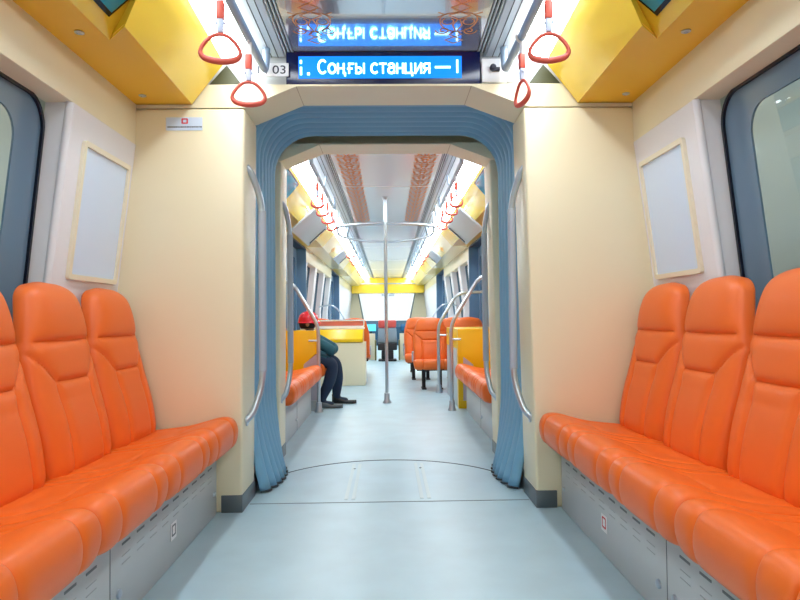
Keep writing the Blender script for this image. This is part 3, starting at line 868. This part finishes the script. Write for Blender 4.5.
for s in (-1, 1):
    S = 'left' if s < 0 else 'right'
    ceiling_rail(s, .2, 2.90, 'pale metal grab rail under the near car ceiling, %s side' % S)
    ceiling_rail(s, 4.5, 6.55, 'pale metal grab rail under the ceiling just past the gangway, %s side' % S)
    ceiling_rail(s, 8.6, 14.2, 'pale metal grab rail under the ceiling deep in the far car, %s side' % S)
    strap(s, 2.10, PI/2+(.15 if s < 0 else -.1), 'red triangular hand strap on the near %s rail, closer to the camera' % S, 'near hand straps')
    strap(s, 2.53, PI/2+.1 if s < 0 else PI/2-1.35, 'red triangular hand strap on the near %s rail, %s' % (S, 'beside the number plate' if s < 0 else 'turned edge-on'), 'near hand straps')
    for k, y in enumerate((5.0, 5.4, 5.85, 6.3)):
        strap(s, y, PI/2+(-.6, .3, -.2, .5)[k]*s, 'small red hand strap on the %s rail past the gangway, %s' % (S, ('nearest of four', 'second of four', 'third of four', 'farthest of four')[k]), 'hand straps past the gangway')
    for k, y in enumerate((9.3, 9.9, 10.6, 12.4, 13.2)):
        strap(s, y, PI/2+(.4, -.3, .2, .6, -.5)[k], 'tiny red hand strap on the deep %s rail, number %s from the gangway' % (S, ('one', 'two', 'three', 'four', 'five')[k]), 'hand straps deep in the far car')

# ------------------------------------------------------------------ poles
r = thing('central_pole', 'steel pole standing in the middle of the far aisle with curved ceiling hoop', 'pole', (-.02, 6.54, 0), absolute=True)
bm = nb(); tube(bm, [(-.02, 6.54, .06), (-.02, 6.54, CZ-.02)], .0165, 18); obj('pole_tube', bm, steel, r)
bm = nb(); lathe(bm, [(.045, .001), (.045, .01), (.03, .03), (.027, .10), (.0195, .105)], -.02, 6.54, 24); obj('floor_flange', bm, steel, r)
bm = nb(); lathe(bm, [(.018, CZ-.03), (.03, CZ-.015), (.034, CZ-.002)], -.02, 6.54, 24); obj('ceiling_flange', bm, steel, r)
obj('hoop_arc', tube(nb(), [(-.02+.56*math.sin(a_), 6.54+.45*(1-math.cos(a_)), 1.835) for a_ in [(-1.25+2.5*k/24) for k in range(25)]], .0145, 12), steel, r)
obj('hoop_arc', tube(nb(), [(-.02+.56*math.sin(a_), 8.15-.9*(1-math.cos(a_)), 1.835) for a_ in [(-1.25+2.5*k/24) for k in range(25)]], .0145, 12), steel, r)
for s in (-1, 1):
    xe = -.02+s*.56*math.sin(1.25)
    obj('hoop_end', tube(nb(), [(xe, 6.54+.45*(1-math.cos(1.25)), 1.835), (xe+s*.03, 6.95, 1.86), (xe+s*.02, 7.0, CZ-.003)], .0145, 12, rad=.04), steel, r)
    obj('hoop_end', tube(nb(), [(xe, 8.15-.9*(1-math.cos(1.25)), 1.835), (xe+s*.03, 7.5, 1.86), (xe+s*.02, 7.45, CZ-.003)], .0145, 12, rad=.04), steel, r)
def corner_pole(x, y, zb, xt, zt, label, wallx):
    s = -1 if x < 0 else 1
    r = thing('bent_handrail', label, 'handrail', (x, y, 0), group='bent handrails at the partitions', absolute=True)
    bm = nb(); tube(bm, [(x, y, .05), (x, y, zb), (xt, y, zt), (wallx, y, zt+.02)], .0175, 14, rad=.09); obj('rail_tube', bm, steel, r)
    bm = nb(); lathe(bm, [(.04, .001), (.04, .008), (.03, .03), (.026, .09), (.0185, .095)], x, y, 20); obj('floor_flange', bm, steel, r)
    bm = nb(); tube(bm, [(x, y, .66), (x+s*.09, y, .66)], .010, 8); obj('side_bracket', bm, steel, r)
corner_pole(-.65, 5.965, .80, -.89, 1.21, 'steel handrail rising from the floor beside the seated worker and bending to the wall', -1.185)
corner_pole(.585, 5.965, .80, .86, 1.25, 'steel handrail bending to the wall beside the right yellow partition, nearer one', 1.18)
corner_pole(.575, 7.36, .78, .80, 1.14, 'steel handrail bending to the wall at the back of the right yellow box', 1.20)

# ------------------------------------------------------------------ partitions / boxes
r = thing('partition_screen', 'low yellow partition with pale grey cut corner behind the worker on the left', 'partition', (-.92, 6.05, 0), absolute=True)
bm = nb(); prism(bm, [(-1.20, .10), (-1.20, .755), (-.66, .755), (-.66, .55), (-.80, .44), (-.80, .10)], 6.03, 6.06, 'y', bev=.004); obj('yellow_board', bm, yellow_box, r)
bm = nb(); prism(bm, [(-.80, .10), (-.80, .438), (-.66, .545), (-.66, .10)], 6.032, 6.056, 'y'); obj('grey_board', bm, lav, r)
for x in (-1.18, -.74): obj('foot', box(nb(), x, x+.06, 6.03, 6.06, .001, .098), basegrey, r)
r = thing('equipment_box', 'yellow and grey equipment box behind the right bench', 'cabinet', (.9, 6.7, 0), absolute=True)
bm = nb(); prism(bm, [(1.20, .08), (1.20, .755), (.655, .755), (.655, .08), (.70, .08), (.70, .50), (.80, .42), (.80, .08)], 6.03, 6.07, 'y', bev=.003); obj('yellow_front', bm, yellow_box, r)
bm = nb(); prism(bm, [(.702, .08), (.702, .496), (.80, .418), (.80, .08)], 6.033, 6.062, 'y'); obj('grey_insert', bm, lav, r)
bm = nb(); box(bm, .66, 1.2, 6.072, 7.25, .56, .753, .004); obj('yellow_top', bm, yellow_box, r)
bm = nb(); box(bm, .662, 1.2, 6.18, 7.25, .001, .558, .003); obj('grey_body', bm, basegrey, r)
bm = nb(); box(bm, .66, 1.2, 6.072, 6.178, .001, .558, .003); obj('yellow_corner', bm, yellow_box, r)

r = thing('console_cabinet', 'cream cabinet with bright yellow sloping top on the left of the far aisle', 'cabinet', (-.7, 8.4, 0), absolute=True)
bm = nb(); box(bm, -1.2, -.30, 8.22, 8.72, .001, .55, .006); obj('cabinet_body', bm, cream, r)
bm = nb(); prism(bm, [(8.20, .56), (8.20, .60), (8.36, .715), (8.72, .715), (8.72, .552), (8.22, .552)], -1.2, -.33, 'x', bev=.005); obj('yellow_top', bm, yellow_box, r)
bm = nb(); box(bm, -1.18, -.32, 8.60, 8.72, .717, .745, .004); obj('white_ledge', bm, white_pl, r)
bm = nb(); ring_prism(bm, rrect(-1.18, -.32, .746, .845, .02, 4), rrect(-1.165, -.335, .762, .825, .012, 4), lambda p: Vector((p[0], 8.62, p[1])), lambda p: Vector((p[0], 8.66, p[1]))); obj('white_rim', bm, white_pl, r)
bm = nb(); box(bm, -1.17, -.33, 8.635, 8.655, .755, .83); obj('red_panel', bm, mat('faded_red', (226, 120, 104), .5), r)

# ------------------------------------------------------------------ forward facing single seats (far car)
def make_row_seat():
    r = thing('passenger_seat', '', 'seat')
    c = obj('cushion', cushion_bm(), orange, r); c.location = (.0, 0, .325)
    b = obj('backrest', backrest_bm(), orange, r); b.location = (.01, 0, .352)
    bm = nb(); box(bm, .0, .36, -.19, .19, .262, .29, .006); obj('seat_pan', bm, black, r)
    for sy in (-1, 1):
        bm = nb(); box(bm, .10, .16, sy*.10-.022, sy*.10+.022, .012, .262, .003); box(bm, .02, .26, sy*.10-.028, sy*.10+.028, .001, .014, .003); obj('leg', bm, black, r)
    for sy in (-1, 1):
        bm = nb(); tube(bm, [(.02, sy*.228, .36), (.02, sy*.228, .50), (.26, sy*.228, .50)], .010, 8, rad=.05); obj('armrest', bm, grey_tube, r)
    return r
rs = make_row_seat(); rs_used = False
def row_seat(x, y, rz, label, group):
    global rs_used
    o = rs if not rs_used else dup(rs)
    rs_used = True
    o.location = (x, y, 0); o.rotation_euler = (0, 0, rz); o.scale = (1, 1, .89); o['label'] = label; o['group'] = group
G = 'transverse seats in the far car'
row_seat(.525, 7.95, -PI/2, 'orange seat on black legs facing the camera, right of the far aisle', G)
row_seat(1.003, 7.95, -PI/2, 'orange seat rising over the yellow equipment box, beside the right wall', G)
row_seat(.45, 9.15, -PI/2, 'orange seat behind the first aisle seat on the right', G)
row_seat(.955, 9.15, -PI/2, 'orange window seat in the second right row', G)
row_seat(.47, 10.35, -PI/2, 'orange seat farthest back in the right aisle line', G)
row_seat(-.49, 9.35, PI/2, 'orange seat facing away behind the cream cabinet, at the aisle', G)
row_seat(-.985, 9.35, PI/2, 'orange seat facing away behind the cream cabinet, at the wall', G)
row_seat(-.54, 10.5, PI/2, 'orange seat in the second left row beyond the cream cabinet', G)
# thin arc rails behind these
for s in (-1, 1):
    r = obj('arc_rail', tube(nb(), [(s*1.19, 11.0, 1.06), (s*.95, 11.0, 1.10), (s*.80, 11.0, .95), (s*.70, 11.0, .70), (s*.70, 11.0, .3), (s*.70, 11.0, .001)], .013, 10, rad=.12), steel)
    tag(r, 'thin steel arc rail curving down from the %s wall behind the transverse seats' % ('left' if s < 0 else 'right'), 'rail')

# ------------------------------------------------------------------ cab end
for x0, x1, S in ((-1.13, -.27, 'left'), (.23, 1.13, 'right')):
    r = obj('cab_partition', box(nb(), x0, x1, 13.1, 13.16, .001, .54, .005), cream); tag(r, 'low cream partition on the %s of the driver seat' % S, 'partition')
r = thing('driver_seat', 'grey driver seat with red headrest at the far end of the aisle', 'seat', (-.02, 12.9, 0), absolute=True)
bm = nb(); box(bm, -.20, .16, 12.78, 12.90, .66, .81, .03, 3); obj('headrest', bm, mat('red_leather', (214, 84, 76), .5), r)
bm = nb(); prism(bm, [(-.22, .36), (-.20, .655), (.16, .655), (.18, .36)], 12.80, 12.91, 'y', bev=.02, seg=3); obj('backrest', bm, mat('grey_leather', (142, 158, 170), .5), r)
bm = nb(); prism(bm, [(-.21, .22), (-.21, .355), (.17, .355), (.17, .22)], 12.62, 12.95, 'y', bev=.02, seg=3); obj('cushion', bm, black, r)
bm = nb(); box(bm, -.14, .10, 12.68, 12.9, .04, .22, .02); box(bm, -.2, .16, 12.64, 12.94, .001, .04, .008); obj('pedestal', bm, black, r)
for x in (-.255, .215):
    bm = nb(); box(bm, x-.015, x+.015, 12.66, 12.90, .02, .42, .006); obj('side_frame', bm, MATS.get('olive_frame') or mat('olive_frame', (120, 112, 60), .5), r)
r = thing('dashboard', 'dark teal driver dashboard under the bright windscreen', 'dashboard', (0, 20.2, 0), absolute=True)
bm = nb(); prism(bm, [(19.7, .001), (19.7, .58), (19.85, .76), (20.5, .76), (20.5, .001)], -1.1, 1.1, 'x', bev=.01); obj('dash_body', bm, teal_dk, r)
bm = nb(); prism(bm, [(-.68, .45), (-.68, .66), (-.38, .66), (-.38, .45)], 19.60, 19.66, 'y', bev=.005); obj('lit_monitor', bm, cyan_scr, r)
bm = nb(); prism(bm, [(.38, .45), (.38, .66), (.72, .66), (.72, .45)], 19.60, 19.66, 'y', bev=.005); obj('dark_monitor', bm, mat('blue_monitor', (36, 96, 140), .2), r)
for x in (-.56, .5): obj('monitor_arm', box(nb(), x, x+.06, 19.63, 19.7, .35, .5), black, r)
# windscreen wall
out = [(-1.30, 0), (1.30, 0), (1.30, CZ), (-1.30, CZ)]
hole = [(-.76, .72), (.66, .72), (.86, 1.66), (-.94, 1.66)]
bm = nb(); ring_prism(bm, out, hole, lambda p: Vector((p[0], YE, p[1])), lambda p: Vector((p[0], YE+.12, p[1]))); wc = struct('wall_cab_end', bm, cream)
bm = nb(); h2 = [(-.80, .68), (.70, .68), (.90, 1.70), (-.98, 1.70)]
ring_prism(bm, h2, hole, lambda p: Vector((p[0], YE-.02, p[1])), lambda p: Vector((p[0], YE+.01, p[1]))); wf = struct('window_windscreen', bm, mat('grey_frame', (120, 136, 142), .4))
bm = nb(); vs = [bm.verts.new((p[0], YE+.06, p[1])) for p in hole]; bm.faces.new(vs); obj('window_pane', bm, glass, wf)
bm = nb(); prism(bm, [(19.9, 1.62), (19.9, 1.93), (19.98, CZ), (20.55, CZ), (20.55, 1.62)], -1.13, 1.13, 'x', bev=.02); struct('trim_cab_header', bm, yellow)
bm = nb(); box(bm, -.9, .9, 19.86, 19.9, 1.90, 1.93); struct('trim_cab_bar', bm, grey_tube)
r = thing('windscreen_camera', 'small grey twin box hung at the top middle of the windscreen', 'camera', (0, 19.8, 1.6), absolute=True)
for x in (-.2, .02): obj('housing', box(nb(), x, x+.18, 19.92, 20.0, 1.53, 1.615, .008), grey_tube, r)

# ------------------------------------------------------------------ seated worker
# side seat carrying him
place_seat(-1.13, 6.36, 0, 'orange seat under the worker in the red helmet', 'seat behind the left partition')
r = obj('seat_base', box(nb(), -1.15, -.70, 6.14, 6.58, .001, .268, .004), basegrey); tag(r, 'short grey base under the worker seat', 'seat base')

def skinned(name, verts, edges, radii, root_i=0, sub=2):
    me = bpy.data.meshes.new(name); me.from_pydata([tuple(v) for v in verts], edges, [])
    o = bpy.data.objects.new(name, me); C.objects.link(o)
    md = o.modifiers.new('skin', 'SKIN'); md.use_smooth_shade = True
    sk = me.skin_vertices
    layer = sk[0] if len(sk) else None
    if layer is None:
        bpy.context.view_layer.objects.active = o
        bpy.ops.mesh.customdata_skin_add(); layer = me.skin_vertices[0]
    for i, rr in enumerate(radii):
        layer.data[i].radius = (rr, rr) if not isinstance(rr, tuple) else rr
        layer.data[i].use_root = (i == root_i)
    o.modifiers.new('sub', 'SUBSURF').levels = sub; o.modifiers['sub'].render_levels = sub
    bpy.context.view_layer.update()
    m2 = bpy.data.meshes.new_from_object(o.evaluated_get(bpy.context.evaluated_depsgraph_get()))
    C.objects.unlink(o); bpy.data.objects.remove(o)
    return m2
def worker():
    root = PR = thing('person', 'person in teal jacket, navy trousers and red helmet sitting hunched by the left partition', 'person', (-.8, 6.36, 0), absolute=True)
    # sits facing +x at y 6.36 ; seat top about z .40
    V = []; E_ = []; R_ = []; G_ = {}
    def add(n_, p, r_, link=None):
        V.append(p); R_.append(r_); G_[n_] = len(V)-1
        if link is not None: E_.append((G_[link], G_[n_]))
    y = 6.36
    add('pelvis', (-.87, y, .53), (.125, .105))
    add('belly', (-.86, y, .59), (.13, .105), 'pelvis')
    add('chest', (-.83, y, .67), (.14, .11), 'belly')
    add('upper', (-.80, y, .745), (.115, .085), 'chest')
    add('neck', (-.785, y, .79), .048, 'upper')
    add('head1', (-.785, y, .825), .066, 'neck')
    add('head2', (-.785, y, .875), .080, 'head1')
    add('head3', (-.79, y, .915), .066, 'head2')
    for s_ in (-1, 1):
        n_ = 'n' if s_ < 0 else 'f'
        yy = y+s_*.16
        add(n_+'sh', (-.77, yy, .72), .066, 'upper')
        add(n_+'el', (-.52, y+s_*.19, .585), .056, n_+'sh')
        add(n_+'wr', (-.57, y+s_*.06, .55), .036, n_+'el')
        add(n_+'palm', (-.585, y+s_*.02, .54), (.034, .02), n_+'wr')
        add(n_+'hip', (-.84, y+s_*.10, .51), .09, 'pelvis')
        add(n_+'mid', (-.68, y+s_*.14, .50), .085, n_+'hip')
        kx = -.52
        add(n_+'kn', (kx, y+s_*.16, .445), .072, n_+'mid')
        fx = -.64 if s_ < 0 else -.52
        add(n_+'ca', ((fx+kx)/2+.02, y+s_*.16, .27), .064, n_+'kn')
        add(n_+'an', (fx+.0, y+s_*.16, .10), .050, n_+'ca')
        add(n_+'he', (fx+.02, y+s_*.16, .05), .036, n_+'an')
        add(n_+'to', (fx+.13, y+s_*.165, .035), .030, n_+'he')
    me = skinned('body', V, E_, R_)
    for m in (jacket, trousers, skin): me.materials.append(m)
    for p in me.polygons:
        c = p.center
        k = 0
        if c.z > .80 and c.x > -.9: k = 2
        elif abs(c.y-y) < .065 and -.64 < c.x < -.54 and c.z > .45: k = 2
        elif c.z < .53 and c.x < -.7 or c.z < .515: k = 1
        p.material_index = k; p.use_smooth = True
    body = bpy.data.objects.new('body', me); C.objects.link(body); body.parent = root; body.location = -Vector(root.location)
    # fingers
    for s_ in (-1, 1):
        for k in range(5):
            bx, by, bz = -.60, y+s_*.012, .53
            if k < 4:
                o_y = (k-1.5)*.017; L = (.050, .058, .055, .043)[k]
                pts = [(bx+o_y, by-s_*.01, bz), (bx+o_y, by-s_*(.01+L*.5), bz-.006), (bx+o_y, by-s_*(.01+L*.85), bz-.02), (bx+o_y, by-s_*(.005+L), bz-.038)]
            else:
                pts = [(bx+.035, by, bz+.01), (bx+.055, by-s_*.025, bz+.01), (bx+.058, by-s_*.048, bz+.002)]
            bm = nb(); tube(bm, pts, .008, 8, rads=[.009, .0085, .008, .006][:len(pts)]); obj('finger', bm, skin, root)
    # face: nose, ears, eyes, mouth (head turned to +x and down)
    bm = nb(); bmesh.ops.create_icosphere(bm, subdivisions=2, radius=.016)
    for v in bm.verts: v.co = Vector((v.co.x*1.1-.703, v.co.y*.8+y, v.co.z*1.4+.858))
    obj('nose', bm, skin, root)
    for s_ in (-1, 1):
        bm = nb(); bmesh.ops.create_icosphere(bm, subdivisions=2, radius=.02)
        for v in bm.verts: v.co = Vector((v.co.x-.79, v.co.y*.35+y+s_*.083, v.co.z*1.5+.858))
        obj('ear', bm, skin, root)
        bm = nb(); bmesh.ops.create_icosphere(bm, subdivisions=2, radius=.009)
        for v in bm.verts: v.co = Vector((v.co.x-.713, v.co.y*1.4+y+s_*.028, v.co.z*.7+.878))
        obj('eye', bm, hairm, root)
    bm = nb(); box(bm, -.722, -.712, y-.02, y+.02, .826, .832); obj('mouth', bm, redink, root)
    # hair band below helmet
    bm = nb()
    lathe(bm, [(.068, .808), (.084, .835), (.090, .87), (.088, .90), (.08, .915)], -.800, y, 28); obj('hair', bm, hairm, root)
    # helmet
    bm = nb(); prof = [(.113, .866), (.112, .872), (.105, .878), (.103, .90)]
    for k in range(1, 10):
        a_ = PI/2*k/9.3; prof.append((.103*math.cos(a_)**.8, .90+.082*math.sin(a_)))
    lathe(bm, prof, -.79, y, 36)
    for v in bm.verts:
        if v.co.z < .88 and v.co.x > -.74: v.co.x += .02; v.co.z -= .004
    h = obj('helmet', bm, helmet_m, root)
    bm = nb(); tube(bm, [(-.79+.100*math.sin(t), y, .90+.083*math.cos(t)) for t in [(-1.1+2.2*k/14) for k in range(15)]], .008, 8); obj('helmet_ridge', bm, helmet_m, h).location = (0, 0, 0)
    for s_ in (-1, 1):
        fx = -.64 if s_ < 0 else -.52
        yy = y+s_*.16
        bm = nb(); N = 12; rings = []
        for k in range(N+1):
            t = k/N; xx = fx-.045+t*.26; hw = .042*(1-.25*(t-.5)**2)*(max(0, 1-(2*t-1)**6))**.5+.002; hh = (.105-.065*min(1, t*1.7)) if t < .9 else .04
            hh = max(.03, hh)
            rings.append([bm.verts.new((xx, yy+hw*math.cos(a_), .002+max(0, .5+.5*math.sin(a_))**.8*hh)) for a_ in [2*PI*q/14 for q in range(14)]])
        for a2, b2 in zip(rings, rings[1:]):
            for q in range(14): bm.faces.new((a2[q], a2[(q+1) % 14], b2[(q+1) % 14], b2[q]))
        bm.faces.new(rings[0][::-1]); bm.faces.new(rings[-1])
        obj('shoe', bm, shoe_m if s_ < 0 else black, root)
worker()
bpy.data.objects['person'].scale = (.95, .95, .95)
for o in bpy.data.objects:
    if '_abs' in o: del o['_abs']
